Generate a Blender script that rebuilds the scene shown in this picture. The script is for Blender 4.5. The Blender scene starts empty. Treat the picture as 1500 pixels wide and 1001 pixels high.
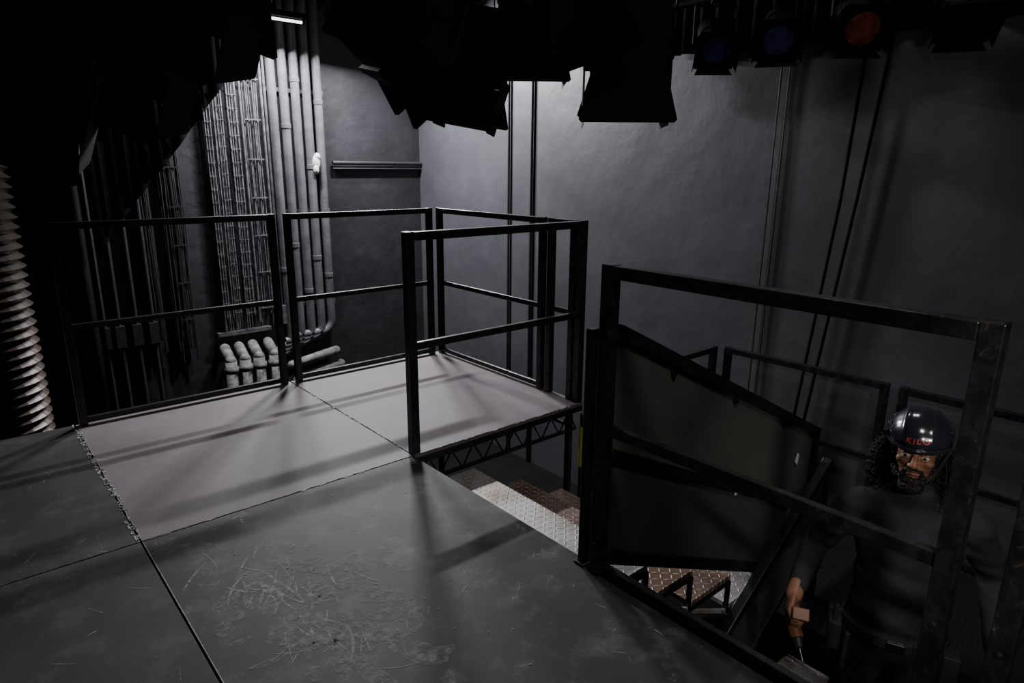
import bpy, bmesh, math, random
import numpy as np
import mathutils.noise as mn
from mathutils import Vector, Matrix, Euler
random.seed(7)
# ------------------------------------------------------------------ camera fit (world geometry of deck modules)
def axes(p):
    yaw,pi,ro=p[3],p[4],p[5]
    F=np.array([math.sin(yaw)*math.cos(pi),math.cos(yaw)*math.cos(pi),-math.sin(pi)])
    R=np.array([math.cos(yaw),-math.sin(yaw),0]); U=np.cross(R,F)
    return R*math.cos(ro)+U*math.sin(ro), -R*math.sin(ro)+U*math.cos(ro), F
def proj(p,q):
    R,U,F=axes(p); d=np.array(q)-np.array(p[:3]); z=d@F
    return np.array([750+p[6]*(d@R)/z, 500.5-p[6]*(d@U)/z])
def res(p):
    y6,y7=p[7],p[8]
    C=[((0,0,0),(606,676)),((-1.22,0,0),(205,792)),((-1.22,1.524,0),(110,628)),((0,1.524,0),(420,563)),
       ((1.22,0,0),(845,592)),((1.22,1.524,0),(655,513)),((-.03-.025,0,1.1),(590,338)),
       ((1.22,1.5,1.1),(645,298)),((1.22,0,1.1),(855,318)),((-.05,1.5,1.1),(402,312)),
       ((-.05,y6,1.1),(880,383)),((-.03,y6,0),(868,835)),((-.03,y7,1.1),(1470,475))]
    r=[]
    for w,i in C: r+=list(proj(p,w)-np.array(i))
    return np.array(r)
p=np.array([-1.626,-2.93,1.42,math.radians(37.3),math.radians(13.9),0.,1071,-1.22,-2.44])
for it in range(60):
    r=res(p); J=np.zeros((len(r),len(p)))
    for k in range(len(p)):
        h=1e-5*max(1,abs(p[k])); q=p.copy(); q[k]+=h; J[:,k]=(res(q)-r)/h
    p=p-0.6*np.linalg.lstsq(J,r,rcond=None)[0]
R_,U_,F_=axes(p)
camd=bpy.data.cameras.new("camera"); cam=bpy.data.objects.new("camera",camd); bpy.context.scene.collection.objects.link(cam)
camd.sensor_width=36; camd.lens=p[6]*36/1500; camd.clip_start=.05
M=Matrix(((R_[0],U_[0],-F_[0],p[0]),(R_[1],U_[1],-F_[1],p[1]),(R_[2],U_[2],-F_[2],p[2]),(0,0,0,1)))
cam.matrix_world=M
bpy.context.scene.camera=cam
YR=float(p[8])

# ------------------------------------------------------------------ materials
def pmat(name,c1,c2=None,scale=5,rough=.6,metal=0,bump=.0,bscale=40,spec=.5,detail=6,rough2=None,coat=0,emit=None,es=0,bd=.02):
    m=bpy.data.materials.new(name); m.use_nodes=True; nt=m.node_tree; b=nt.nodes["Principled BSDF"]
    b.inputs["Roughness"].default_value=rough; b.inputs["Metallic"].default_value=metal
    b.inputs["Specular IOR Level"].default_value=spec; b.inputs["Coat Weight"].default_value=coat
    tc=nt.nodes.new("ShaderNodeTexCoord")
    n=nt.nodes.new("ShaderNodeTexNoise"); n.inputs["Scale"].default_value=scale; n.inputs["Detail"].default_value=detail
    nt.links.new(tc.outputs["Object"],n.inputs["Vector"])
    cr=nt.nodes.new("ShaderNodeValToRGB"); cr.color_ramp.elements[0].position=.35; cr.color_ramp.elements[1].position=.68
    cr.color_ramp.elements[0].color=(*c1,1); cr.color_ramp.elements[1].color=(*(c2 or c1),1)
    nt.links.new(n.outputs["Fac"],cr.inputs["Fac"]); nt.links.new(cr.outputs["Color"],b.inputs["Base Color"])
    if rough2 is not None:
        mr=nt.nodes.new("ShaderNodeMapRange"); mr.inputs["To Min"].default_value=rough; mr.inputs["To Max"].default_value=rough2
        nt.links.new(n.outputs["Fac"],mr.inputs["Value"]); nt.links.new(mr.outputs["Result"],b.inputs["Roughness"])
    if bump>0:
        n2=nt.nodes.new("ShaderNodeTexNoise"); n2.inputs["Scale"].default_value=bscale; n2.inputs["Detail"].default_value=5
        nt.links.new(tc.outputs["Object"],n2.inputs["Vector"])
        bp=nt.nodes.new("ShaderNodeBump"); bp.inputs["Strength"].default_value=bump; bp.inputs["Distance"].default_value=bd
        nt.links.new(n2.outputs["Fac"],bp.inputs["Height"]); nt.links.new(bp.outputs["Normal"],b.inputs["Normal"])
    if emit:
        b.inputs["Emission Color"].default_value=(*emit,1); b.inputs["Emission Strength"].default_value=es
    return m
def wave_scratch(m,amount,col=(.2,.2,.2),scale=2.2,width=.006,seedoff=0,dust=.12):
    """fine light scuff lines + dusty patches mixed over the base colour"""
    nt=m.node_tree; b=nt.nodes["Principled BSDF"]; src=b.inputs["Base Color"].links[0].from_socket
    tc=nt.nodes.new("ShaderNodeTexCoord"); mp=nt.nodes.new("ShaderNodeMapping"); mp.inputs["Location"].default_value=(seedoff,seedoff*.7,0)
    nt.links.new(tc.outputs["Object"],mp.inputs["Vector"])
    n=nt.nodes.new("ShaderNodeTexNoise"); n.inputs["Scale"].default_value=scale; n.inputs["Detail"].default_value=3; n.inputs["Distortion"].default_value=1.2
    nt.links.new(mp.outputs["Vector"],n.inputs["Vector"])
    s=nt.nodes.new("ShaderNodeMath"); s.operation='SUBTRACT'; s.inputs[1].default_value=.5; nt.links.new(n.outputs["Fac"],s.inputs[0])
    a=nt.nodes.new("ShaderNodeMath"); a.operation='ABSOLUTE'; nt.links.new(s.outputs[0],a.inputs[0])
    l=nt.nodes.new("ShaderNodeMath"); l.operation='LESS_THAN'; l.inputs[1].default_value=width; nt.links.new(a.outputs[0],l.inputs[0])
    n3=nt.nodes.new("ShaderNodeTexNoise"); n3.inputs["Scale"].default_value=scale*3.1; n3.inputs["Detail"].default_value=10; n3.inputs["Roughness"].default_value=.7
    nt.links.new(mp.outputs["Vector"],n3.inputs["Vector"])
    r=nt.nodes.new("ShaderNodeValToRGB"); r.color_ramp.elements[0].position=.5; r.color_ramp.elements[1].position=.75
    nt.links.new(n3.outputs["Fac"],r.inputs["Fac"])
    mu=nt.nodes.new("ShaderNodeMath"); mu.operation='MULTIPLY'; nt.links.new(l.outputs[0],mu.inputs[0]); nt.links.new(r.outputs["Color"],mu.inputs[1])
    mu2=nt.nodes.new("ShaderNodeMath"); mu2.operation='MULTIPLY_ADD'; mu2.inputs[1].default_value=amount
    r2=nt.nodes.new("ShaderNodeMath"); r2.operation='MULTIPLY'; r2.inputs[1].default_value=dust; nt.links.new(r.outputs["Color"],r2.inputs[0])
    nt.links.new(mu.outputs[0],mu2.inputs[0]); nt.links.new(r2.outputs[0],mu2.inputs[2])
    mx=nt.nodes.new("ShaderNodeMixRGB"); mx.inputs["Color2"].default_value=(*col,1)
    nt.links.new(mu2.outputs[0],mx.inputs["Fac"]); nt.links.new(src,mx.inputs["Color1"]); nt.links.new(mx.outputs["Color"],b.inputs["Base Color"])
    return m
def diamond(name,base,dirt,top=(.75,.72,.68),scale=30,metal=.3,rough=.45,spec=.5):
    m=bpy.data.materials.new(name); m.use_nodes=True; nt=m.node_tree; b=nt.nodes["Principled BSDF"]; L=nt.links
    def math_(op,a=None,bv=None,c=None):
        n=nt.nodes.new("ShaderNodeMath"); n.operation=op
        for i,v in enumerate((a,bv,c)):
            if v is None: continue
            if isinstance(v,(int,float)): n.inputs[i].default_value=v
            else: L.new(v,n.inputs[i])
        return n.outputs[0]
    tc=nt.nodes.new("ShaderNodeTexCoord"); sp=nt.nodes.new("ShaderNodeSeparateXYZ"); L.new(tc.outputs["Object"],sp.inputs[0])
    x=math_('MULTIPLY',sp.outputs[0],scale); y=math_('MULTIPLY',sp.outputs[1],scale)
    par=math_('FLOORED_MODULO',math_('ADD',math_('FLOOR',x),math_('FLOOR',y)),2)
    sgn=math_('MULTIPLY_ADD',par,2,-1)
    u=math_('SUBTRACT',math_('FRACT',x),.5); v=math_('MULTIPLY',math_('SUBTRACT',math_('FRACT',y),.5),sgn)
    a=math_('DIVIDE',math_('ADD',u,v),.72); c=math_('DIVIDE',math_('SUBTRACT',u,v),.2)
    d=math_('ADD',math_('MULTIPLY',a,a),math_('MULTIPLY',c,c))
    hgt=math_('MAXIMUM',math_('SUBTRACT',1,d),0)
    bp=nt.nodes.new("ShaderNodeBump"); bp.inputs["Strength"].default_value=.9; bp.inputs["Distance"].default_value=.004
    L.new(hgt,bp.inputs["Height"]); L.new(bp.outputs["Normal"],b.inputs["Normal"])
    n=nt.nodes.new("ShaderNodeTexNoise"); n.inputs["Scale"].default_value=5; n.inputs["Detail"].default_value=6; L.new(tc.outputs["Object"],n.inputs["Vector"])
    cr=nt.nodes.new("ShaderNodeValToRGB"); cr.color_ramp.elements[0].position=.45; cr.color_ramp.elements[1].position=.68
    cr.color_ramp.elements[0].color=(*base,1); cr.color_ramp.elements[1].color=(*dirt,1); L.new(n.outputs["Fac"],cr.inputs["Fac"])
    mx=nt.nodes.new("ShaderNodeMixRGB"); mx.inputs["Color2"].default_value=(*top,1)
    L.new(math_('MULTIPLY',math_('MINIMUM',math_('MULTIPLY',hgt,2),1),.5),mx.inputs["Fac"]); L.new(cr.outputs["Color"],mx.inputs["Color1"])
    L.new(mx.outputs["Color"],b.inputs["Base Color"]); b.inputs["Metallic"].default_value=metal; b.inputs["Roughness"].default_value=rough; b.inputs["Specular IOR Level"].default_value=spec
    return m
WALL=wave_scratch(pmat("wall_black_paint",(.050,.050,.057),(.068,.068,.076),1.3,.42,0,.42,3.2,rough2=.54),.4,(.2,.2,.21),1.1,.0012,3)
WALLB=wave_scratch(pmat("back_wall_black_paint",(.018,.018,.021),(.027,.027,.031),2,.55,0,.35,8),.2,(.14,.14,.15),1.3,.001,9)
BLACKC=pmat("ceiling_black",(.003,.003,.003),(.005,.005,.005),3,.95,spec=.1)
FLOOR=pmat("floor_black",(.004,.004,.0045),(.007,.007,.007),3,.9,spec=.1)
DECK=wave_scratch(pmat("deck_black_ply",(.030,.026,.025),(.050,.044,.043),2.6,.6,0,.12,60,rough2=.72,spec=.25,bd=.002),.5,(.24,.22,.2),2.4,.0022,1,.22)
DECKP=wave_scratch(pmat("deck_plum_ply",(.135,.114,.122),(.18,.155,.164),2.2,.55,0,.1,60,rough2=.65,spec=.3,bd=.002),.4,(.34,.31,.3),2.1,.0022,5,.2)
DECKN=wave_scratch(pmat("deck_worn_ply",(.020,.019,.020),(.038,.036,.037),2.0,.54,0,.14,60,rough2=.68,spec=.25,bd=.002),.7,(.26,.25,.24),2.8,.0035,2,.3)
EDGE=pmat("deck_edge_worn",(.03,.03,.03),(.18,.175,.17),38,.5,.2)
SEAM=pmat("chipped_seam",(.06,.06,.06),(.5,.49,.46),26,.6)
STEEL=pmat("black_steel",(.006,.006,.007),(.013,.013,.014),14,.33,.0,.12,60,rough2=.5,bd=.004)
STEELW=wave_scratch(pmat("black_steel_worn",(.006,.006,.007),(.016,.0155,.015),20,.32,.1,.15,60,bd=.003),.6,(.16,.14,.12),9,.004,3,.12)
PANEL=wave_scratch(pmat("panel_grey",(.066,.069,.060),(.086,.088,.078),3,.55,0,.1,30,bd=.004),.2,(.25,.25,.22),2,.002,4)
PANELD=wave_scratch(pmat("panel_dark",(.05,.05,.055),(.066,.066,.07),3,.55,0,.1,30,bd=.004),.2,(.18,.18,.18),2,.002,6)
PLATE=diamond("checker_plate",(.5,.48,.46),(.3,.22,.16))
PLATEB=diamond("checker_plate_rusty",(.2,.12,.08),(.34,.26,.2))
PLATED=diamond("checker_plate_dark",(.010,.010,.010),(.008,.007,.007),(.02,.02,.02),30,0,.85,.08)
PIPE=pmat("pipe_grey_paint",(.085,.085,.093),(.14,.14,.15),6,.42,0,.1,30)
CABLE=pmat("cable_grey",(.06,.06,.065),(.15,.15,.155),20,.5,0,.1,60)
CABLED=pmat("cable_dark",(.014,.014,.016),(.026,.026,.028),20,.5)
LAG=pmat("pipe_lagging",(.08,.08,.076),(.19,.19,.18),14,.7,0,.4,30)
DRAPE=pmat("black_serge",(.003,.003,.003),(.006,.006,.006),8,.95,spec=.1)
LANT=pmat("lantern_black",(.0015,.0015,.0016),(.003,.003,.003),8,.7,spec=.08)
YEL=pmat("yellow_tape",(.5,.45,.03),(.6,.55,.06),8,.5)
DUCT=pmat("duct_foil",(.03,.018,.009),(.055,.033,.018),9,.42,.3)
TUBE=pmat("tube_glow",(.9,.9,.9),emit=(.93,.95,1),es=4)
WHITE=pmat("white_label",(.7,.7,.68),(.6,.6,.58),8,.6)

# ------------------------------------------------------------------ mesh builder
class MB:
    def __init__(s): s.bm=bmesh.new()
    def _m(s,verts,mi):
        fs=set()
        for v in verts: fs.update(v.link_faces)
        for f in fs: f.material_index=mi
    def box(s,x0,x1,y0,y1,z0,z1,mi=0):
        r=bmesh.ops.create_cube(s.bm,size=1,matrix=Matrix.Translation(((x0+x1)/2,(y0+y1)/2,(z0+z1)/2))@Matrix.Diagonal((abs(x1-x0),abs(y1-y0),abs(z1-z0),1)))
        s._m(r['verts'],mi)
    def frame(s,p0,p1,up=(0,0,1)):
        p0=Vector(p0);p1=Vector(p1);d=(p1-p0);L=d.length;d=d.normalized();up=Vector(up)
        if abs(d.dot(up))>.98: up=Vector((0,1,0))
        sx=d.cross(up).normalized(); uz=sx.cross(d)
        m=Matrix((( sx.x,uz.x,d.x,(p0.x+p1.x)/2),(sx.y,uz.y,d.y,(p0.y+p1.y)/2),(sx.z,uz.z,d.z,(p0.z+p1.z)/2),(0,0,0,1)))
        return m,L
    def beam(s,p0,p1,w=.05,h=.05,mi=0,up=(0,0,1)):
        m,L=s.frame(p0,p1,up)
        r=bmesh.ops.create_cube(s.bm,size=1,matrix=m@Matrix.Diagonal((w,h,L,1))); s._m(r['verts'],mi)
    def cyl(s,p0,p1,r0,r1=None,mi=0,seg=16):
        m,L=s.frame(p0,p1); r1=r0 if r1 is None else r1
        r=bmesh.ops.create_cone(s.bm,cap_ends=True,segments=seg,radius1=r0,radius2=r1,depth=L,matrix=m); s._m(r['verts'],mi)
    def ell(s,c,r,mi=0,seg=20,rot=None):
        m=Matrix.Translation(c)@(rot.to_matrix().to_4x4() if rot else Matrix())@Matrix.Diagonal((*r,1))
        q=bmesh.ops.create_uvsphere(s.bm,u_segments=seg,v_segments=seg//2+2,radius=1,matrix=m); s._m(q['verts'],mi)
    def cap(s,p0,p1,r0,r1=None,mi=0,seg=14):
        r1=r0 if r1 is None else r1
        s.cyl(p0,p1,r0,r1,mi,seg); s.ell(p0,(r0,)*3,mi,seg); s.ell(p1,(r1,)*3,mi,seg)
    def poly(s,pts,thick,mi=0):
        vs=[s.bm.verts.new(q) for q in pts]; f=s.bm.faces.new(vs); s.bm.normal_update(); n=f.normal*thick
        r=bmesh.ops.extrude_face_region(s.bm,geom=[f]); nv=[e for e in r['geom'] if isinstance(e,bmesh.types.BMVert)]
        for v in nv: v.co+=n
        s._m(vs+nv,mi)
    def done(s,name,mats,origin=None,parent=None,bevel=0,smooth=False,world=True):
        bmesh.ops.recalc_face_normals(s.bm,faces=s.bm.faces)
        if origin is None and parent is None:
            xs=[v.co for v in s.bm.verts]
            lo=Vector((min(v.x for v in xs),min(v.y for v in xs),min(v.z for v in xs))); hi=Vector((max(v.x for v in xs),max(v.y for v in xs),max(v.z for v in xs)))
            origin=Vector(((lo.x+hi.x)/2,(lo.y+hi.y)/2,lo.z))
        if origin is None: origin=Vector((0,0,0))
        origin=Vector(origin)
        for v in s.bm.verts: v.co-=origin
        me=bpy.data.meshes.new(name); s.bm.to_mesh(me); s.bm.free()
        o=bpy.data.objects.new(name,me); bpy.context.scene.collection.objects.link(o); o.location=origin
        for m in (mats if isinstance(mats,list) else [mats]): me.materials.append(m)
        if smooth:
            for f in me.polygons: f.use_smooth=True
        if bevel:
            b=o.modifiers.new("bevel","BEVEL"); b.width=bevel; b.segments=2; b.limit_method='ANGLE'
        if parent: o.parent=parent
        return o
def empty(name,loc,rotz=0,parent=None):
    e=bpy.data.objects.new(name,None); e.empty_display_size=.1; bpy.context.scene.collection.objects.link(e); e.location=loc; e.rotation_euler=(0,0,rotz)
    if parent: e.parent=parent
    return e
def tubes(name,paths,r,mat,parent=None,cyc=False,res=3):
    c=bpy.data.curves.new(name,'CURVE'); c.dimensions='3D'; c.bevel_depth=r; c.bevel_resolution=res
    for pts in paths:
        s=c.splines.new('POLY'); s.points.add(len(pts)-1)
        for i,q in enumerate(pts): s.points[i].co=(*q,1)
        s.use_smooth=True
    o=bpy.data.objects.new(name,c); bpy.context.scene.collection.objects.link(o); c.materials.append(mat)
    if parent: o.parent=parent
    return o
def bake(o):
    dg=bpy.context.evaluated_depsgraph_get(); dg.update()
    me=bpy.data.meshes.new_from_object(o.evaluated_get(dg)); o.modifiers.clear(); o.data=me
    return o

# ------------------------------------------------------------------ technician (built first: fewer objects to evaluate)
SHIRT=pmat("black_sweatshirt",(.02,.02,.025),(.034,.034,.041),9,.9,0,.4,30,spec=.2,bd=.008)
TROU=pmat("black_trousers",(.012,.013,.02),(.02,.022,.032),9,.85,0,.4,30,spec=.2,bd=.008)
SKIN=pmat("skin",(.22,.1,.056),(.29,.14,.082),14,.5,0,.08,120,bd=.002,spec=.35)
LIP=pmat("lips",(.17,.07,.052),(.19,.08,.06),14,.4)
HAIR=pmat("hair_black",(.006,.005,.005),(.013,.01,.009),30,.6,spec=.3)
HELM=pmat("helmet_shell",(.012,.014,.02),(.016,.018,.026),6,.18,.0,coat=.6)
RED=pmat("red_marker",(.6,.03,.02),(.5,.02,.02),30,.5)
EYE=pmat("eye_white",(.6,.57,.53),(.6,.57,.53),5,.25); IRIS=pmat("iris",(.02,.01,.006),(.02,.01,.006),5,.15)
BOOT=pmat("boot_leather",(.012,.01,.009),(.02,.018,.016),9,.5)
GLOVE=pmat("work_glove",(.5,.5,.5),(.32,.32,.33),16,.8,0,.2,60,bd=.003)
TOOL=pmat("drill_orange",(.16,.06,.025),(.24,.095,.035),10,.45); TOOLB=pmat("tool_black",(.015,.015,.015),(.03,.03,.03),10,.4)
CHROME=pmat("chrome",(.5,.5,.5),(.6,.6,.6),5,.25,1)
man=empty("stage_technician",(.83,-1.95,-1.188),math.radians(-67.8))
m=MB()
m.ell((0,0,.93),(.165,.12,.12)); m.ell((0,-.01,1.05),(.162,.124,.12)); m.ell((0,-.005,1.15),(.160,.122,.16)); m.ell((0,0,1.27),(.170,.118,.17)); m.ell((0,.01,1.38),(.15,.095,.075))
for s in (-1,1): m.cap((0,.012,1.455),(s*.162,.012,1.412),.05,.06)
m.cap((0,.01,1.43),(0,.0,1.50),.068,.062)
RA=[(-.178,.01,1.402),(-.29,.08,1.18),(-.335,-.13,1.09)]; LA=[(.178,.01,1.402),(.28,.11,1.19),(.30,-.03,.985)]
for A in (RA,LA):
    m.cap(A[0],A[1],.065,.052); m.cap(A[1],A[2],.051,.037)
for sx in (-1,1):
    m.cap((sx*.09,0,.9),(sx*.115,-.02,.50),.098,.068); m.cap((sx*.115,-.02,.5),(sx*.115,.05,.12),.068,.058)
    m.cyl((sx*.115,.05,.14),(sx*.115,.05,.075),.062,.066)
body=m.done("clothed_body",[SHIRT,TROU],parent=man,smooth=True)
rm=body.modifiers.new("r","REMESH"); rm.mode='VOXEL'; rm.voxel_size=.011; rm.use_smooth_shade=True
sm=body.modifiers.new("s","SMOOTH"); sm.factor=.7; sm.iterations=9
bake(body)
for v in body.data.vertices:
    c=v.co; amp=.003
    for q,r,a in (((0,0,1.02),.13,.009),((-.28,.07,1.2),.12,.010),((.28,.09,1.2),.12,.010),((-.13,-.05,1.32),.1,.006),((.13,-.05,1.32),.1,.006),((0,0,.55),.25,.008)):
        amp=max(amp,a*math.exp(-((c-Vector(q)).length/r)**2))
    n=mn.noise(Vector((c.x*9,c.y*9,c.z*26+c.x*8)))
    v.co=c+v.normal*(amp*n*1.5)
while len(body.data.materials)<2: body.data.materials.append(TROU)
for f in body.data.polygons:
    f.use_smooth=True; c=f.center; f.material_index=1 if (c.z<.965 and abs(c.x)<.25) else 0
m=MB()
for sx in (-1,1):
    m.cap((sx*.115,.09,.055),(sx*.12,-.10,.045),.05,.042); m.cap((sx*.115,.06,.06),(sx*.115,.06,.15),.052,.055); m.box(sx*.12-.048,sx*.12+.048,-.14,.14,.0,.022)
b=m.done("boots",BOOT,parent=man,smooth=True); rm=b.modifiers.new("r","REMESH"); rm.mode='VOXEL'; rm.voxel_size=.009; rm.use_smooth_shade=True; bake(b)
m=MB(); n=40
prev=None
for i in range(n+1):
    a=2*math.pi*i/n; c,s=math.cos(a),math.sin(a)
    if prev: m.beam(prev,(.172*c,.130*s,.955),.008,.042,0)
    prev=(.172*c,.130*s,.955)
m.box(-.03,.03,-.143,-.132,.938,.974,2); m.box(-.215,-.17,-.10,-.02,.85,.965,0); m.cyl((-.195,-.08,.96),(-.195,-.08,1.03),.008,mi=0); m.box(-.22,-.175,-.075,-.045,.96,1.01,0)
m.cyl((-.15,-.13,.96),(-.155,-.14,.82),.010,mi=0); m.cyl((-.155,-.14,.82),(-.155,-.14,.76),.006,mi=2); m.box(.15,.2,-.10,-.03,.84,.95,0)
m.done("tool_belt",[TOOLB,TOOL,CHROME],parent=man,bevel=.003)
hd=empty("head",(-.025,-.02,1.670),0,man); hd.rotation_euler=(math.radians(3),0,math.radians(-8)); hd.scale=(.94,.94,.94)
m=MB()
m.ell((0,.012,.03),(.077,.095,.088)); m.ell((0,-.03,-.03),(.060,.058,.078)); m.ell((0,-.035,-.08),(.05,.048,.036)); m.ell((0,-.068,-.1),(.022,.02,.018))
for s in (-1,1):
    m.ell((s*.040,-.066,-.028),(.021,.020,.017)); m.ell((s*.0125,-.100,-.034),(.010,.012,.009)); m.ell((s*.08,.012,-.008),(.009,.019,.031)); m.ell((s*.077,.008,-.03),(.009,.011,.012))
    m.cap((s*.012,-.086,.018),(s*.046,-.076,.019),.0115,.010)
m.cap((0,-.084,.012),(0,-.112,-.029),.0085,.0125); m.cap((-.018,-.084,-.057),(.018,-.084,-.057),.008); m.cap((-.015,-.084,-.069),(.015,-.084,-.069),.009)
m.cap((0,.02,-.07),(0,.03,-.20),.055,.06)
h=m.done("face",[SKIN],parent=hd,smooth=True); rm=h.modifiers.new("r","REMESH"); rm.mode='VOXEL'; rm.voxel_size=.0034; rm.use_smooth_shade=True
s_=h.modifiers.new("s","SMOOTH"); s_.factor=.6; s_.iterations=3; bake(h)
m=MB()
for s in (-1,1):
    m.ell((s*.030,-.0775,-.003),(.0135,.0125,.0125),0); m.ell((s*.030-.001,-.0872,-.004),(.006,.0045,.006),1,12)
    m.cap((s*.016,-.0845,.0045),(s*.030,-.090,.0075),.0033,.0038,2); m.cap((s*.030,-.090,.0075),(s*.045,-.082,.0035),.0038,.003,2)
    m.cap((s*.017,-.084,-.0115),(s*.030,-.0875,-.0145),.0025,.003,2); m.cap((s*.030,-.0875,-.0145),(s*.044,-.081,-.0105),.003,.0025,2)
    m.cap((s*.013,-.0955,.016),(s*.034,-.093,.022),.0042,.0045,3); m.cap((s*.034,-.093,.022),(s*.053,-.079,.016),.0042,.0025,3)
m.cap((-.019,-.0905,-.059),(.019,-.0905,-.059),.0045,mi=4); m.cap((-.016,-.0915,-.0685),(.016,-.0915,-.0685),.0058,mi=4)
m.done("eyes_brows_lips",[EYE,IRIS,SKIN,HAIR,LIP],parent=hd,smooth=True)
m=MB()
J=[(-.070,-.0,-.04),(-.066,-.02,-.07),(-.05,-.052,-.095),(0,-.08,-.112),(.05,-.052,-.095),(.066,-.02,-.07),(.070,0,-.04)]
for a,b in zip(J,J[1:]): m.cap(a,b,.014,.014)
m.ell((0,-.068,-.125),(.042,.033,.032)); m.ell((0,-.07,-.10),(.046,.028,.016))
for s in (-1,1): m.cap((s*.004,-.1,-.049),(s*.027,-.088,-.057),.005,.005); m.cap((s*.027,-.088,-.057),(s*.034,-.078,-.09),.006,.011)
b=m.done("beard",[HAIR],parent=hd,smooth=True); rm=b.modifiers.new("r","REMESH"); rm.mode='VOXEL'; rm.voxel_size=.0035
t2=bpy.data.textures.new("curl",'CLOUDS'); t2.noise_scale=.007; dp=b.modifiers.new("d","DISPLACE"); dp.texture=t2; dp.strength=.010; bake(b)
st=[]
for k in range(460):
    a=random.uniform(math.radians(-12),math.radians(192)); ca,sa=math.cos(a),math.sin(a)
    r0=.082; R1=random.uniform(.085,.165); L=random.uniform(.13,.29); ph=random.random()*6.28; tu=random.uniform(5,10)*random.choice((-1,1)); rr=random.uniform(.004,.010); pts=[]
    dx,dy=random.gauss(0,.012),random.gauss(0,.012)
    for i in range(36):
        t=i/35; r=r0+(R1-r0)*math.sin(min(1,t*1.5)*math.pi/2); z=.035-L*t; k2=rr*(.5+t)
        pts.append((r*ca*.93+dx*t+k2*math.cos(ph+t*tu*6.28), .018+r*sa+dy*t+k2*math.sin(ph+t*tu*6.28), z+k2*.5*math.sin(ph+t*tu*6.28*.7)))
    st.append(pts)
tubes("curly_hair",st,.0013,HAIR,hd,res=1)
m=MB(); m.ell((0,.05,-.06),(.095,.07,.11)); b=m.done("hair_mass",HAIR,parent=hd,smooth=True)
m=MB(); q=bmesh.ops.create_uvsphere(m.bm,u_segments=64,v_segments=40,radius=1)
def hs(v,infl=0):
    v=v.normalized(); x,y,z=v
    ridge=.006*math.exp(-((abs(x)-.42)/.09)**2)*(1 if z>.1 else 0)
    return Vector((x*(.106+ridge+infl),y*(.128+ridge+infl)+.008,z*(.104+ridge+infl)+.040))
for v in m.bm.verts: v.co=hs(v.co)
bmesh.ops.delete(m.bm,geom=[v for v in m.bm.verts if v.co.z<.032-.25*(max(0,v.co.y)*.25)],context='VERTS')
o=m.done("helmet_shell",[HELM],parent=hd,smooth=True); s_=o.modifiers.new("s","SOLIDIFY"); s_.thickness=.005
m=MB()
for i in range(48):
    a0,a1=2*math.pi*i/48,2*math.pi*(i+1)/48; f=lambda a:(.1065*math.cos(a),.1285*math.sin(a)+.008,.036)
    m.cap(f(a0),f(a1),.005,seg=8)
for i in range(12):
    a0,a1=math.radians(-140+i*100/12),math.radians(-140+(i+1)*100/12); g=lambda a,k:(.110*math.cos(a)*1,.1285*math.sin(a)*(1+.05*k)+.008,.036-.003*k)
    m.beam(g(a0,1),g(a1,1),.012,.005,0)
for s in (-1,1):
    for j,(yy,zz) in enumerate(((-.03,.075),(.01,.09),(.05,.085),(-.0,.06),(.04,.055))):
        v=Vector((s*.7,yy*6,(zz-.036)*9)); c=hs(v,.0005); m.ell(c,(.004,.012,.005),1,10)
    for d in ((-.028,.012),(.035,-.0)): m.beam((s*.102,d[0]*1.5,.036),(s*.066,-.03,-.085),.003,.010,1)
    m.box(s*.106-.006,s*.106+.006,-.05,-.02,.04,.06,1)
m.beam((-.066,-.03,-.085),(.066,-.03,-.085),.012,.003,1)
m.done("helmet_rim_and_straps",[HELM,TOOLB],parent=hd,smooth=False)
fc=bpy.data.curves.new("t",'FONT'); fc.body="KILO"; fc.size=.030; fc.align_x='CENTER'; fc.space_character=1.35; fc.offset=.0003
to=bpy.data.objects.new("helmet_lettering",fc); bpy.context.scene.collection.objects.link(to); bpy.context.view_layer.update()
me=bpy.data.meshes.new_from_object(to.evaluated_get(bpy.context.evaluated_depsgraph_get())); bpy.data.objects.remove(to)
bm=bmesh.new(); bm.from_mesh(me); bmesh.ops.subdivide_edges(bm,edges=bm.edges,cuts=2)
for v in bm.verts:
    a=v.co.x/.12; el=math.radians(10)+v.co.y/.115+.03*math.sin(v.co.x*70)
    v.co=hs(Vector((math.sin(a)*math.cos(el),-math.cos(a)*math.cos(el),math.sin(el))),.0012)
bm.to_mesh(me); bm.free(); me.materials.clear(); me.materials.append(RED); to=bpy.data.objects.new("helmet_lettering",me); bpy.context.scene.collection.objects.link(to); to.parent=hd
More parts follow.
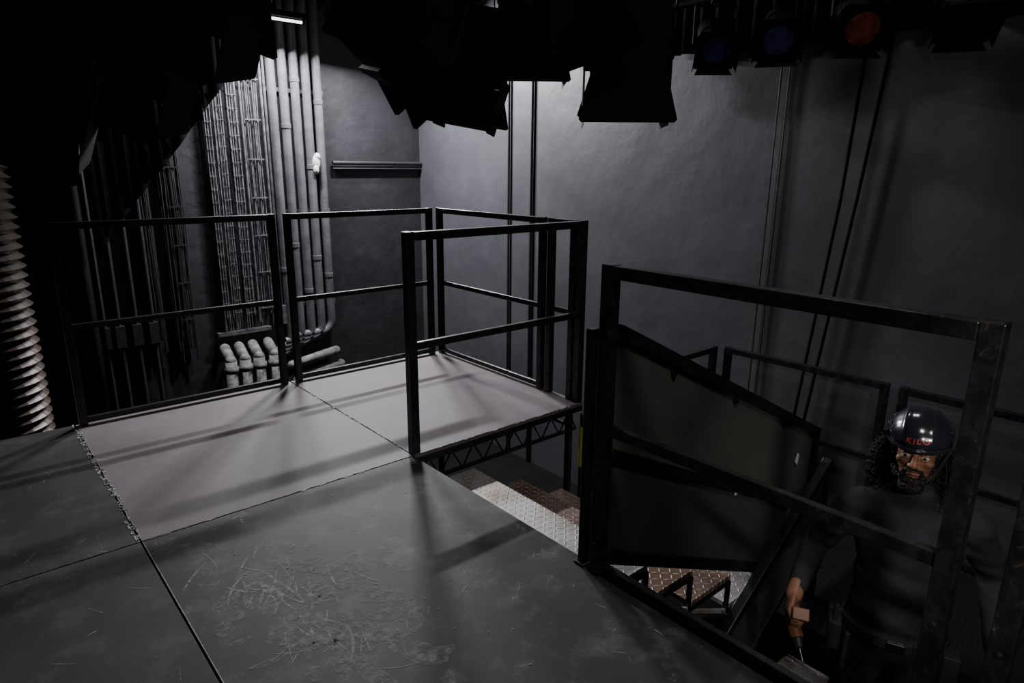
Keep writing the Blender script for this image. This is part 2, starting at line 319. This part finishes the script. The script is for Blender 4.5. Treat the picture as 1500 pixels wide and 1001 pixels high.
def hand(name,wrist,fdir,pnorm,curl,mat,mirror=1):
    m=MB(); m.ell((0,0,-.05),(.040,.016,.05)); m.cap((0,0,.02),(0,0,-.02),.028,.030); m.ell((.025*mirror,-.008,-.035),(.02,.016,.03))
    for i,(x,L) in enumerate(((.03,.070),(.010,.078),(-.011,.073),(-.030,.058))):
        x*=mirror; q=Vector((x,0,-.088)); a=math.radians(curl*.5)
        m.cap((x*.8,0,-.05),q,.011,.0102)
        for j,f in enumerate((.45,.31,.24)):
            d=Vector((x*.25,-math.sin(a),-math.cos(a))).normalized(); q2=q+d*L*f; m.cap(q,q2,.0098-.0008*j,.0092-.001*j,seg=10); q=q2; a+=math.radians(curl)
    T=[Vector((.022*mirror,-.004,-.022)),Vector((.05*mirror,-.018,-.05)),Vector((.052*mirror,-.036,-.076)),Vector((.040*mirror,-.050,-.092))]
    for a_,b_,r in zip(T,T[1:],(.0145,.0115,.0105)): m.cap(a_,b_,r,r*.9,seg=10)
    z=-Vector(fdir).normalized(); y=-Vector(pnorm); y=(y-z*y.dot(z)).normalized(); x=y.cross(z)
    M=Matrix(((x.x,y.x,z.x,wrist[0]),(x.y,y.y,z.y,wrist[1]),(x.z,y.z,z.z,wrist[2]),(0,0,0,1)))
    for v in m.bm.verts: v.co=M@v.co
    o=m.done(name,[mat],origin=(0,0,0),parent=man,smooth=True); r=o.modifiers.new("r","REMESH"); r.mode='VOXEL'; r.voxel_size=.0032; r.use_smooth_shade=True
    s=o.modifiers.new("s","SMOOTH"); s.factor=.5; s.iterations=2; bake(o); return M
Mr=hand("right_hand",(-.338,-.14,1.085),(-.12,-.7,-.72),(.75,-.1,-.2),62,SKIN,1)
hand("left_hand",(.302,-.045,.965),(.05,-.35,-.93),(-.9,-.1,.1),28,GLOVE,1)
m=MB()
g=lambda x,y,z: tuple(Mr@Vector((x,y,z)))
m.cyl(g(-.055,-.032,-.088),g(.05,-.032,-.088),.015,.014,1); m.beam(g(-.07,-.034,-.09),g(-.05,-.034,-.09),.055,.042,0)
m.cyl(g(.065,-.0,-.06),g(.065,-.05,-.15),.022,.024,0); m.cyl(g(.065,-.05,-.15),g(.065,-.066,-.18),.02,.013,1); m.cyl(g(.065,-.066,-.18),g(.065,-.09,-.225),.004,.004,2)
m.done("cordless_drill",[TOOL,TOOLB,CHROME],origin=(0,0,0),parent=man,bevel=.003)

# ------------------------------------------------------------------ room shell
WX,WY,FZ,CZ=2.85,4.28,-1.7,3.0
LX,NY=-4.4,-5.2
def wallbox(name,a,mat):
    m=MB(); m.box(*a); return m.done(name,mat,origin=(0,0,0))
wallbox("floor",(LX-.1,WX+.1,NY-.1,WY+.1,FZ-.1,FZ),FLOOR)
wallbox("ceiling",(LX-.1,WX+.1,NY-.1,WY+.1,CZ,CZ+.1),BLACKC)
wallbox("wall_right",(WX,WX+.1,NY-.1,WY+.1,FZ,CZ),WALL)
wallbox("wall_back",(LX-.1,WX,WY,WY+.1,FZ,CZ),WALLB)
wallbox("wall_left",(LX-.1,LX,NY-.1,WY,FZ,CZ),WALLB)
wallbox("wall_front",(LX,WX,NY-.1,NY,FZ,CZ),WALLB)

# ------------------------------------------------------------------ stage decks
def deck(x0,x1,y0,y1,mat):
    g=.003
    m=MB(); m.box(x0+g,x1-g,y0+g,y1-g,-.02,0,0); m.box(x0+g,x1-g,y0+g,y1-g,-.055,-.0205,1)
    for a,b in (((x0+.03,y0+.03),(x1-.03,y0+.03)),((x0+.03,y1-.03),(x1-.03,y1-.03)),((x0+.03,y0+.03),(x0+.03,y1-.03)),((x1-.03,y0+.03),(x1-.03,y1-.03))):
        m.beam((*a,-.17),(*b,-.17),.018,.018,1)
        n=8
        for i in range(n):
            t0=i/n;t1=(i+.5)/n;t2=(i+1)/n
            P=lambda t,z:(a[0]+(b[0]-a[0])*t,a[1]+(b[1]-a[1])*t,z)
            m.beam(P(t0,-.17),P(t1,-.055),.008,.008,1); m.beam(P(t1,-.055),P(t2,-.17),.008,.008,1)
    for x in (x0+.06,x1-.06):
        for y in (y0+.06,y1-.06): m.cyl((x,y,FZ),(x,y,-.06),.024,mi=1)
    for q in ((x0+g,x1-g,y0+g,y0+g+.004),(x0+g,x0+g+.004,y0+g,y1-g)):
        m.box(*q,-.004,.0008,2)
    return m.done("stage_deck",[mat,STEEL,EDGE],bevel=.0015)
deck(-1.22,0,0,1.524,DECKP); deck(0,1.22,0,1.524,DECKP)
deck(-1.22,0,-2.44,0,DECKN); deck(-2.44,-1.22,0,1.524,DECK); deck(-2.44,-1.22,-2.44,0,DECK)
deck(-1.22,0,-4.88,-2.44,DECKN); deck(-2.44,-1.22,-4.88,-2.44,DECK); deck(-3.66,-2.44,-2.44,0,DECK); deck(-3.66,-2.44,0,1.524,DECK)
m=MB()
for i in range(170):
    t=random.random()*1.5; w=random.uniform(.003,.012); x=-1.22+random.uniform(-.014,.014)
    m.box(x-w*.5,x+w*.5,t,t+random.uniform(.004,.03),0.0012,.0022)
for i in range(70):
    t=-1.22+random.random()*2.4; w=random.uniform(.002,.005); y=random.uniform(-.006,.006)
    m.box(t,t+random.uniform(.004,.03),y-w*.5,y+w*.5,.0012,.0022)
for i in range(60):
    t=random.random()*1.5; w=random.uniform(.002,.006); x=random.uniform(-.008,.008)
    m.box(x-w*.5,x+w*.5,t,t+random.uniform(.004,.03),0.0012,.0022)
for i in range(90):
    x=random.uniform(-1.15,-.06); y=random.choice((random.gauss(-.12,.12),random.uniform(-1.8,-.1))); y=min(y,-.02); w=random.uniform(.001,.003)
    m.box(x,x+w*random.uniform(1,3),y-w,y,.0012,.002)
m.done("chipped_paint_flakes",SEAM)
def scuffmat(name,c,op,sc,lo=.4,hi=.6):
    m=pmat(name,c,tuple(q*1.4 for q in c),30,.8,spec=.3); nt=m.node_tree; b=nt.nodes["Principled BSDF"]
    tc=nt.nodes.new("ShaderNodeTexCoord"); n=nt.nodes.new("ShaderNodeTexNoise"); n.inputs["Scale"].default_value=sc; n.inputs["Detail"].default_value=8; n.inputs["Roughness"].default_value=.75
    nt.links.new(tc.outputs["Object"],n.inputs["Vector"]); r=nt.nodes.new("ShaderNodeMapRange"); r.inputs["From Min"].default_value=lo; r.inputs["From Max"].default_value=hi; r.inputs["To Max"].default_value=op
    nt.links.new(n.outputs["Fac"],r.inputs["Value"]); nt.links.new(r.outputs["Result"],b.inputs["Alpha"]); return m
SC=scuffmat("scuff_chalk",(.34,.33,.315),.85,55,.38,.6); SC2=scuffmat("scuff_dust",(.26,.25,.24),.6,34,.42,.66)
m=MB()
def ribbon(pts,w,mi=0,z=.0010):
    vs=[]
    for i,q in enumerate(pts):
        a=Vector(pts[max(0,i-1)]);b=Vector(pts[min(len(pts)-1,i+1)]);d=(b-a).normalized();n=Vector((-d.y,d.x))*w*.5*(math.sin(math.pi*(i+.3)/(len(pts)))+.15)
        vs.append((m.bm.verts.new((q[0]+n.x,q[1]+n.y,z)),m.bm.verts.new((q[0]-n.x,q[1]-n.y,z))))
    for i in range(len(vs)-1):
        f=m.bm.faces.new((vs[i][0],vs[i+1][0],vs[i+1][1],vs[i][1])); f.material_index=mi
for k in range(290):
    mi=0; z=.0010+k*2e-6
    if k<55: cx,cy=random.gauss(-.92,.09),random.gauss(-.60,.24); L=random.uniform(.04,.20); w=random.uniform(.003,.009); a=random.gauss(-1.75,.4); cv=random.gauss(0,1.0)
    elif k<75: cx,cy=random.gauss(-.82,.14),random.gauss(-.95,.2); L=random.uniform(.03,.16); w=random.uniform(.002,.005); a=random.uniform(0,6.28); cv=random.gauss(0,1.2)
    elif k<185: cx,cy=random.gauss(-.86,.13),random.gauss(-.78,.27); L=random.uniform(.04,.16); w=random.uniform(.02,.06); mi=1; a=random.gauss(-1.6,.8); cv=random.gauss(0,1.5)
    elif k<245: cx,cy=random.uniform(-1.15,-.1),random.uniform(-2.0,-.1); L=random.uniform(.015,.07); w=random.uniform(.001,.003); a=random.uniform(0,6.28); cv=random.gauss(0,1.5)
    else: cx,cy=random.uniform(-2.1,-1.3),random.uniform(-1.2,.9); L=random.uniform(.02,.1); w=random.uniform(.001,.003); a=random.uniform(0,6.28); cv=random.gauss(0,1.5)
    pts=[]
    for i in range(12):
        pts.append((cx,cy)); cx+=math.cos(a)*L/11; cy+=math.sin(a)*L/11; a+=cv*L/11*3
    if all((-1.2<q[0]<-.03 and q[1]<-.02) or q[0]<-1.24 for q in pts): ribbon(pts,w,mi,z)
m.bm.normal_update()
for f in m.bm.faces:
    if f.normal.z<0: f.normal_flip()
me=bpy.data.meshes.new("floor_scuff_marks"); m.bm.to_mesh(me); m.bm.free(); me.materials.append(SC); me.materials.append(SC2)
o=bpy.data.objects.new("floor_scuff_marks",me); bpy.context.scene.collection.objects.link(o)

# ------------------------------------------------------------------ guard rails
def railing(p0,p1,h=1.1,z=0,mid=.55,bottom=.03,w=.045,mat=STEELW,zo=.001):
    a=Vector((*p0,z+zo)); b=Vector((*p1,z+zo)); d=(b-a).normalized()*w*.5; Z=Vector((0,0,1)); m=MB()
    m.beam(a+d,a+d+Z*h,w,w); m.beam(b-d,b-d+Z*h,w,w)
    m.beam(a+d*2+Z*(h-w/2),b-d*2+Z*(h-w/2),w,w*.9)
    m.beam(a+d*2+Z*mid,b-d*2+Z*mid,w*.6,w*.8)
    if bottom: m.beam(a+d*2+Z*bottom,b-d*2+Z*bottom,w*.6,w*.8)
    for e in (a+d,b-d):
        for zz in (.12,.4): m.cyl(e+Z*zz-d.cross(Z).normalized()*(w*.5+.006),e+Z*zz+d.cross(Z).normalized()*(w*.5+.006),.008,seg=8)
    return m.done("guard_railing",mat,bevel=.004)
railing((-1.20,1.49),(-.03,1.49),w=.04); railing((.03,1.49),(1.13,1.49),w=.04)
railing((1.19,1.49),(1.19,.34),w=.04); railing((1.19,.30),(1.19,.07),bottom=0,w=.04)
railing((-.0,.03),(1.215,.03),bottom=0)
yr=min(-2.1,max(-2.45,YR))+.01
railing((-.03,-1.228),(-.03,yr-.02)); railing((-.03,yr-.10),(-.03,yr-1.3))
m=MB(); m.beam((-.025,-1.178,0),(-.025,-1.178,.88),.032,.032); m.box(-.05,.0,-1.2,-1.15,0,.01); m.done("stair_newel_post",STEEL,bevel=.004)

# ------------------------------------------------------------------ stairs
def flight(x0,dx,z0,ylo,yhi,n,mats,rise=.17,first=(1,4)):
    m=MB()
    for i in range(1,n+1):
        xa=x0+dx*(i-1); xb=x0+dx*i; z=z0-rise*i; lo,hi=min(xa,xb),max(xa,xb)
        m.box(lo+.004,hi-.004,ylo+.02,yhi-.02,z-.025,z,0 if i in first else 1)
        xn=xb-.006*(1 if dx>0 else -1); m.box(xn-.004,xn+.004,ylo+.02,yhi-.02,z-.07,z-.026,2)
        for y in (ylo+.03,yhi-.03):
            m.beam((xa,y,z-.04),(xb,y,z-.04),.02,.03,2); m.beam((xb,y,z-.04),(xb,y,z-.04-rise),.02,.02,2)
            m.beam((xa,y,z-.05),(xb,y,z-.04-rise),.015,.02,3)
    for y in (ylo+.03,yhi-.03):
        m.beam((x0,y,z0-rise-.12),(x0+dx*n,y,z0-rise*(n+1)-.10),.03,.06,2)
    return m.done("checker_plate_staircase",mats,bevel=.002)
flight(.03,.335,0,-1.2,0,4,[PLATE,PLATEB,STEEL,PLATE])
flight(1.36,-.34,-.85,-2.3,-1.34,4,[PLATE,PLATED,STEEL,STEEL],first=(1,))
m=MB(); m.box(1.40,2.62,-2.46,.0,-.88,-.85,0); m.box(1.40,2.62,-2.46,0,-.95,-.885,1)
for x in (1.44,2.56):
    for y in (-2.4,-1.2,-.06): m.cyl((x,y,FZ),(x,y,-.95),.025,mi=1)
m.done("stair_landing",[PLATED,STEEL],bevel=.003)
railing((2.58,-.12),(2.58,-1.23),1.0,-.85,mid=.5); railing((2.58,-1.29),(2.58,-2.45),1.0,-.85,mid=.5)
railing((1.42,-.06),(2.54,-.06),1.0,-.85,mid=.5)
m=MB(); Y=-1.235
m.beam((.03,Y,.875),(1.64,Y,.09),.045,.045); m.beam((.03,Y,.435),(1.5,Y,-.27),.04,.04); m.beam((.03,Y,.035),(1.4,Y,-.60),.04,.05)
m.beam((1.62,Y,.12),(1.62,Y,-.84),.045,.045)
m.poly([(.03,Y-.004,.855),(1.6,Y-.004,.09),(1.6,Y-.004,-.32),(.03,Y-.004,.44)],.008,1)
m.poly([(.03,Y-.004,.425),(1.42,Y-.004,-.24),(1.42,Y-.004,-.6),(.03,Y-.004,.05)],.008,2)
m.poly([(1.40,Y-.018,-.0),(1.43,Y-.018,-.025),(1.44,Y-.018,.03),(1.415,Y-.018,.045)],.001,3); m.box(.86,.885,Y-.018,Y-.0165,-.0,.025,3)
for x in (.35,.8,1.25): m.cyl((x,Y-.02,.83-.47*x),(x,Y+.02,.83-.47*x),.012,mi=0,seg=8)
m.done("stair_balustrade",[STEELW,PANEL,PANELD,WHITE],bevel=.0005)
m=MB(); Y=-1.30
m.beam((1.68,Y,-.06),(.55,Y,-.83),.045,.045); m.beam((1.6,Y,-.5),(.5,Y,-1.25),.04,.04)
m.beam((1.66,Y,-.08),(1.66,Y,-.84),.045,.045); m.beam((.56,Y,-.83),(.56,Y,-1.36),.045,.045)
m.poly([(1.64,Y-.004,-.1),(.58,Y-.004,-.83),(.58,Y-.004,-1.2),(1.64,Y-.004,-.5)],.008,1)
m.done("stair_balustrade",[STEELW,PANELD],bevel=.002)
m=MB(); m.cyl((1.19,-.035,FZ),(1.19,-.035,-.06),.022,mi=0); m.cyl((1.19,-.035,-.40),(1.19,-.035,-.14),.026,mi=1); m.done("deck_support_leg",[STEEL,YEL],smooth=False)

# ------------------------------------------------------------------ back wall services
yb=WY-.07
arc=lambda cx,cz,r,a0,a1,y,n=8:[(cx+r*math.cos(a0+(a1-a0)*i/n),y,cz+r*math.sin(a0+(a1-a0)*i/n)) for i in range(n+1)]
big=[]
for i in range(5):
    x=1.10+i*.12; zb=-.28-.0*i-.045*(4-i)
    big.append([(x,yb,CZ),(x,yb,zb)]+arc(x-.12,zb,.12,0,-math.pi/2,yb)+[(x-.25-.06*i,yb,zb-.12)])
e=empty("wall_service_pipes",(0,0,0)); tubes("vertical_pipes",big,.045,PIPE,e)
m=MB()
for i in range(5):
    x=1.10+i*.12
    for z in ((2.4,.3),(1.75,.55),(2.2,.05),(1.35,.4),(2.0,.2))[i]: m.cyl((x,yb,z),(x,yb,z+.05),.049)
for z in (2.1,.9,-.1): m.box(1.02,1.66,yb+.04,WY,z,z+.04)
m.done("pipe_couplings",PIPE,parent=e,bevel=.004)
m=MB(); m.ell((1.50,yb-.03,1.42),(.045,.04,.08)); m.ell((1.49,yb-.05,1.35),(.03,.03,.05)); m.ell((1.515,yb-.04,1.48),(.03,.03,.04)); m.done("white_sealant_blob",WHITE,parent=e,smooth=True)
e=empty("wall_cable_runs",(0,0,0))
ps=[];pd=[]
def run(x,zend,jit,amp=0,ph=0,step=.13):
    y=WY-.03-random.random()*.03; n=int((CZ-zend)/step); dx=0; out=[]
    for j in range(n+1):
        dx=dx*.7+random.gauss(0,jit); out.append((x+dx+amp*math.sin(j*.45+ph),y,CZ-j*step))
    return out
for i in range(15): ps.append(run(.44+i*.0125,-.2-random.random()*.15,.0012))
for i in range(8): ps.append(run(.66+i*.013,-.1-random.random()*.3,.0015,.003,1))
for i in range(7): ps.append(run(.82+i*.022,.0-random.random()*.3,.002,.005,i))
tubes("grey_cables",ps,.0065,CABLE,e)
for g in (-.32,-.18,-.02,.05,.1):
    for i in range(6): pd.append(run(g+i*.013,-.3-random.random()*.3,.002,.006 if g>0 else 0,g*9))
tubes("dark_cables",pd,.0065,CABLED,e)
m=MB()
for k in range(26):
    z=CZ-.1-.125*k
    if z>-.2:
        for x0,x1 in ((.435,.50),(.55,.615),(.66,.755)): m.box(x0,x1,WY-.070,WY-.066,z+.02*(x0*10%2),z+.02*(x0*10%2)+.006)
        if k%3==0: m.box(.81,.97,WY-.07,WY-.062,z+.04,z+.052)
m.done("cable_clips",CABLE,parent=e)
m=MB()
for k in range(9):
    z=CZ-.2-.36*k; m.box(.04,.17,WY-.07,WY-.062,z,z+.012)
m.done("dark_cable_clips",CABLED,parent=e)
m=MB()
for x in (.79,1.0,1.035): m.cyl((x,WY-.05,-.2),(x,WY-.05,CZ),.013)
m.box(.36,.9,WY-.06,WY-.001,-.3,-.26); m.box(.98,1.06,WY-.1,WY-.001,-.25,-.05)
m.done("slim_conduits",CABLE,parent=e)
m=MB()
for x in (-.62,-.5,-.36,-.22): m.cyl((x,yb,-1.4),(x,yb,CZ),.022); m.box(x-.04,x+.04,yb+.02,WY,.9,.93); m.box(x-.04,x+.04,yb-.04,WY,-.25,-.05)
m.done("black_conduits",CABLED,smooth=False)
m=MB()
for i,x in enumerate((.38,.52,.66,.82)):
    r=.055; m.cap((x,WY-.3,-1.55),(x,WY-.3,-.50),r); m.cap((x,WY-.3,-.50),(x+.02,WY-.08,-.42),r*.95); m.cyl((x,WY-.3,-.62),(x,WY-.3,-.56),r*1.25)
m.cap((.95,WY-.42,-.62),(1.5,WY-.30,-.58),.05); m.cap((.95,WY-.42,-.78),(1.55,WY-.30,-.74),.05)
o=m.done("lagged_pipe_stubs",LAG,smooth=True)
m=MB(); m.cyl((1.72,WY-.04,1.42),(2.84,WY-.04,1.42),.022); m.cyl((1.72,WY-.04,1.36),(2.84,WY-.04,1.36),.010)
m.done("horizontal_conduit",CABLED)
m=MB()
for y,w in ((2.62,.013),(2.28,.015),(-.19,.006),(-.25,.006)):
    m.cyl((WX-.02,y,FZ),(WX-.02,y,CZ),w,seg=10)
m.done("wall_conduits",CABLED)
tubes("wall_shadow_lines",[[(WX-.05,-.76,2.6),(WX-.05,-.70,1.2),(WX-.05,-.55,-.6)],[(WX-.05,-.92,2.6),(WX-.05,-.80,1.2),(WX-.05,-.62,-.6)]],.010,DRAPE)  # slanted shadow lines on the right wall, modelled as thin black tubes
def drape(name,x0,x1,y,z0,z1,amp=.05,wl=.16,axis='x'):
    m=MB(); n=int(abs(x1-x0)/.02); prev=None
    zf=z0 if callable(z0) else (lambda t:z0)
    for i in range(n+1):
        t=x0+(x1-x0)*i/n; o=amp*math.sin(2*math.pi*t/wl)+amp*.4*math.sin(2*math.pi*t/(wl*2.7))
        q=[(t,y+o,zf(t)),(t,y+o*.7,z1)] if axis=='x' else [(y+o,t,zf(t)),(y+o*.7,t,z1)]
        cur=[m.bm.verts.new(c) for c in q]
        if prev: m.bm.faces.new((prev[0],cur[0],cur[1],prev[1]))
        prev=cur
    o=m.done(name,DRAPE,smooth=True); s=o.modifiers.new("s","SOLIDIFY"); s.thickness=.004; return o
drape("black_stage_curtain",-4.2,-.74,3.3,FZ+.02,CZ-.02)
drape("slanted_black_sheet",-.72,.82,3.3,lambda t: float(np.interp(t,[-.72,-.5,-.1,.45,.82],[.7,1.0,1.47,2.16,2.75])),CZ-.02,.012)  # black sheet with a slanted lower edge, upper left of back wall
drape("wall_top_shade_strip",-5.0,.75,2.74,2.2,CZ-.02,.03,.14,'y')  # black sheet standing in for the shade along the right wall's top
m=MB(); n=80; seg=32; cx,cy=-1.53,2.35; rings=[]
for i in range(n*4+1):
    z=FZ+.02+i*(4.6)/(n*4); r=.27+.018*math.cos(i*math.pi/2)
    rings.append([m.bm.verts.new((cx+r*math.cos(2*math.pi*k/seg),cy+r*math.sin(2*math.pi*k/seg),z)) for k in range(seg)])
for a,b in zip(rings,rings[1:]):
    for k in range(seg): m.bm.faces.new((a[k],a[(k+1)%seg],b[(k+1)%seg],b[k]))
m.bm.faces.new(rings[-1]); m.bm.faces.new(rings[0][::-1])
m.done("corrugated_duct",DUCT,smooth=False)

# ------------------------------------------------------------------ lanterns
LENS=pmat("fresnel_lens",(.02,.02,.025),(.03,.03,.035),8,.15,spec=.6)
def lantern(loc,rz,tx,ty=0,s=1,barz=2.55,splay=12,side=0):
    e=empty("stage_lantern",loc,rz)
    b=MB(); H=.15
    b.box(-.17,.17,-.17,.17,-H,H*.6); b.box(-.13,.13,-.13,.13,H*.6,H*1.25)
    for k in range(6): b.box(-.178,.178,-.15+k*.055,-.13+k*.055,-H*.7,H*.5)
    b.box(-.19,.19,-.19,.19,-H-.03,-H); b.cyl((0,0,-H-.045),(0,0,-H-.03),.135,mi=1,seg=32)
    b.cyl((-.2,0,0),(.2,0,0),.02)
    for k in range(4):
        Rz=Matrix.Rotation(k*math.pi/2,3,'Z'); sp=math.radians(splay if k%2==0 else side); L=.27
        out=.19+math.sin(sp)*L; zz=-H-.03-math.cos(sp)*L; q_=1 if k%2==0 else .72
        if k==2: zz=-H-.03-math.cos(sp)*L*.8
        pts=[(-.15,-.19,-H-.03),(.15,-.19,-H-.03),(.212*q_,-out,zz+.012),(.20*q_,-out,zz),(-.20*q_,-out,zz),(-.212*q_,-out,zz+.012)]
        b.poly([tuple(Rz@Vector(q)) for q in pts],.003)
    o=b.done("lamp_housing",[LANT,LENS],parent=e,bevel=.004); o.rotation_euler=(tx,ty,0); o.scale=(s,)*3
    y=MB(); top=(barz-loc[2])
    for sx in (-.215*s,.215*s): y.beam((sx,0,-.03),(sx,0,.26*s),.006,.04)
    y.beam((-.218*s,0,.26*s),(.218*s,0,.26*s),.04,.006); y.cyl((0,0,.26*s),(0,0,top-.03),.012)
    y.cyl((0,-.03,top),(0,.03,top),.036); y.done("yoke_and_clamp",LANT,parent=e)
    return e
r37=math.radians(-37)
lantern((.85,-.52,2.015),math.radians(-45),0,0,.98)
lantern((.86,.12,2.21),math.radians(-40),0,0,.9,splay=0)
lantern((.43,.02,1.93),math.radians(-48),math.radians(-2),math.radians(10),.84,side=-8)
lantern((-.12,-.02,2.03),r37+.2,math.radians(12),math.radians(-42),1.05,side=-22,splay=-22)
lantern((-.87,.35,1.93),r37,math.radians(10),math.radians(25),.9)
lantern((-1.25,.1,1.92),r37+.4,math.radians(10),math.radians(20),1.15)
lantern((-1.6,-.1,1.86),r37,math.radians(0),math.radians(20),1.1)
lantern((.28,-.62,2.26),r37+.3,math.radians(20),math.radians(-20),1.0)
lantern((-.32,-.75,2.16),r37,math.radians(20),math.radians(20),.95)
lantern((-.98,-.65,2.1),r37,math.radians(10),math.radians(20),1.0)
m=MB(); m.cyl((-4,.1,2.55),(2.2,.1,2.55),.024); m.done("lighting_bar",LANT)
m=MB(); m.cyl((-4,-.6,2.55),(2.2,-.6,2.55),.024); m.done("lighting_bar",LANT)
m=MB(); m.cyl((2.4,-5,2.45),(2.4,1.2,2.45),.024); m.done("lighting_bar",LANT)
def par(loc,rz,tilt,col):
    e=empty("par_can",loc,rz); b=MB(); gl=pmat("gel",col,tuple(c*.2 for c in col),18,.2,spec=.6,coat=.4)  # gel tint, brightened to stand in for reflected coloured glints
    b.cyl((0,0,.14),(0,0,-.1),.085,.11,seg=28); b.cyl((0,0,.2),(0,0,.14),.05,.085,seg=20); b.cyl((0,0,-.14),(0,0,-.1),.118,seg=28)
    b.box(-.12,.12,-.12,.12,-.148,-.142); b.cyl((0,0,-.152),(0,0,-.148),.085,mi=1,seg=28)
    for k in range(4):
        Rz=Matrix.Rotation(k*math.pi/2,3,'Z'); b.poly([tuple(Rz@Vector(q)) for q in [(-.1,-.12,-.145),(.1,-.12,-.145),(.12,-.14,-.19),(-.12,-.14,-.19)]],.002)
    o=b.done("can",[LANT,gl],parent=e,bevel=.002); o.rotation_euler=(tilt,0,0)
    y=MB()
    for sx in (-.13,.13): y.beam((sx,0,-.02),(sx,0,.2),.005,.03)
    y.beam((-.132,0,.2),(.132,0,.2),.03,.005); y.cyl((0,0,.2),(0,0,2.45-loc[2]),.01); y.cyl((-.03,0,2.45-loc[2]),(.03,0,2.45-loc[2]),.034); y.done("yoke_and_clamp",LANT,parent=e)
for y,z,c,t,s in ((.55,2.2,(.03,.03,.16),-50,-60),(.07,2.2,(.03,.03,.15),-55,-45),(-.38,2.2,(.03,.035,.2),-58,-60),(-.83,2.19,(.35,.09,.07),-62,-50),(-1.35,2.2,(.004,.004,.012),-40,-60),(.95,2.2,(.004,.004,.015),-30,-50)):
    par((2.4,y,z),math.radians(s),math.radians(t),c)

# ------------------------------------------------------------------ lamps that light the room
def batten(x0,x1,y,z):
    m=MB(); m.box(x0-.03,x1+.03,y-.04,y+.04,z,z+.05,0); m.cyl((x0,y,z-.025),(x1,y,z-.025),.012,mi=1)
    m.box(x0-.02,x0,y-.02,y+.02,z-.04,z,0); m.box(x1,x1+.02,y-.02,y+.02,z-.04,z,0); m.cyl(((x0+x1)/2,y,z+.05),((x0+x1)/2,y,CZ),.01)
    m.done("fluorescent_batten",[LANT,TUBE])
def area(name,loc,target,sx,sy,e,col=(1,1,1),spread=180):
    l=bpy.data.lights.new(name,'AREA'); l.shape='RECTANGLE'; l.size=sx; l.size_y=sy; l.energy=e; l.color=col; l.spread=math.radians(spread)
    o=bpy.data.objects.new(name,l); bpy.context.scene.collection.objects.link(o); o.location=loc
    d=Vector(target)-Vector(loc); o.rotation_euler=d.to_track_quat('-Z','Y').to_euler()
def spot(name,loc,target,e,ang,col,r=.08,blend=.8):
    l=bpy.data.lights.new(name,'SPOT'); l.energy=e; l.spot_size=math.radians(ang); l.spot_blend=blend; l.color=col; l.shadow_soft_size=r
    o=bpy.data.objects.new(name,l); bpy.context.scene.collection.objects.link(o); o.location=loc
    d=Vector(target)-Vector(loc); o.rotation_euler=d.to_track_quat('-Z','Y').to_euler()
batten(.8,1.3,3.85,2.72); batten(1.75,2.15,3.6,2.82)
cool=(.95,.95,1)
area("batten_light",(1.05,3.85,2.66),(.8,2.6,0),.45,.04,130,cool)
area("batten_light",(1.95,3.55,2.76),(1.75,2.2,0),.4,.05,185,cool)
area("near_deck_fill",(-.6,-2.6,2.9),(-.6,-1.8,0),.5,.5,24,(1,.97,.93))  # added soft fill over the near deck, not a known fixture
spot("technician_fill_spot",(-1.5,-3.4,1.75),(.83,-1.97,.25),150,30,(1,.94,.88),.06)  # added fill spot, aimed to brighten the technician only
area("stairwell_fill",(1.9,-1.0,2.9),(1.7,-.9,0),.3,.3,7,(.97,.97,1))  # added overhead fill for stairs and right wall, no fixture modelled
area("warm_work_light",(-2.7,1.0,.4),(-1.6,2.3,.1),.15,.15,2.2,(1,.6,.28))
w=bpy.data.worlds.new("world"); bpy.context.scene.world=w; w.use_nodes=True; w.node_tree.nodes["Background"].inputs[0].default_value=(.02,.02,.025,1); w.node_tree.nodes["Background"].inputs[1].default_value=.2
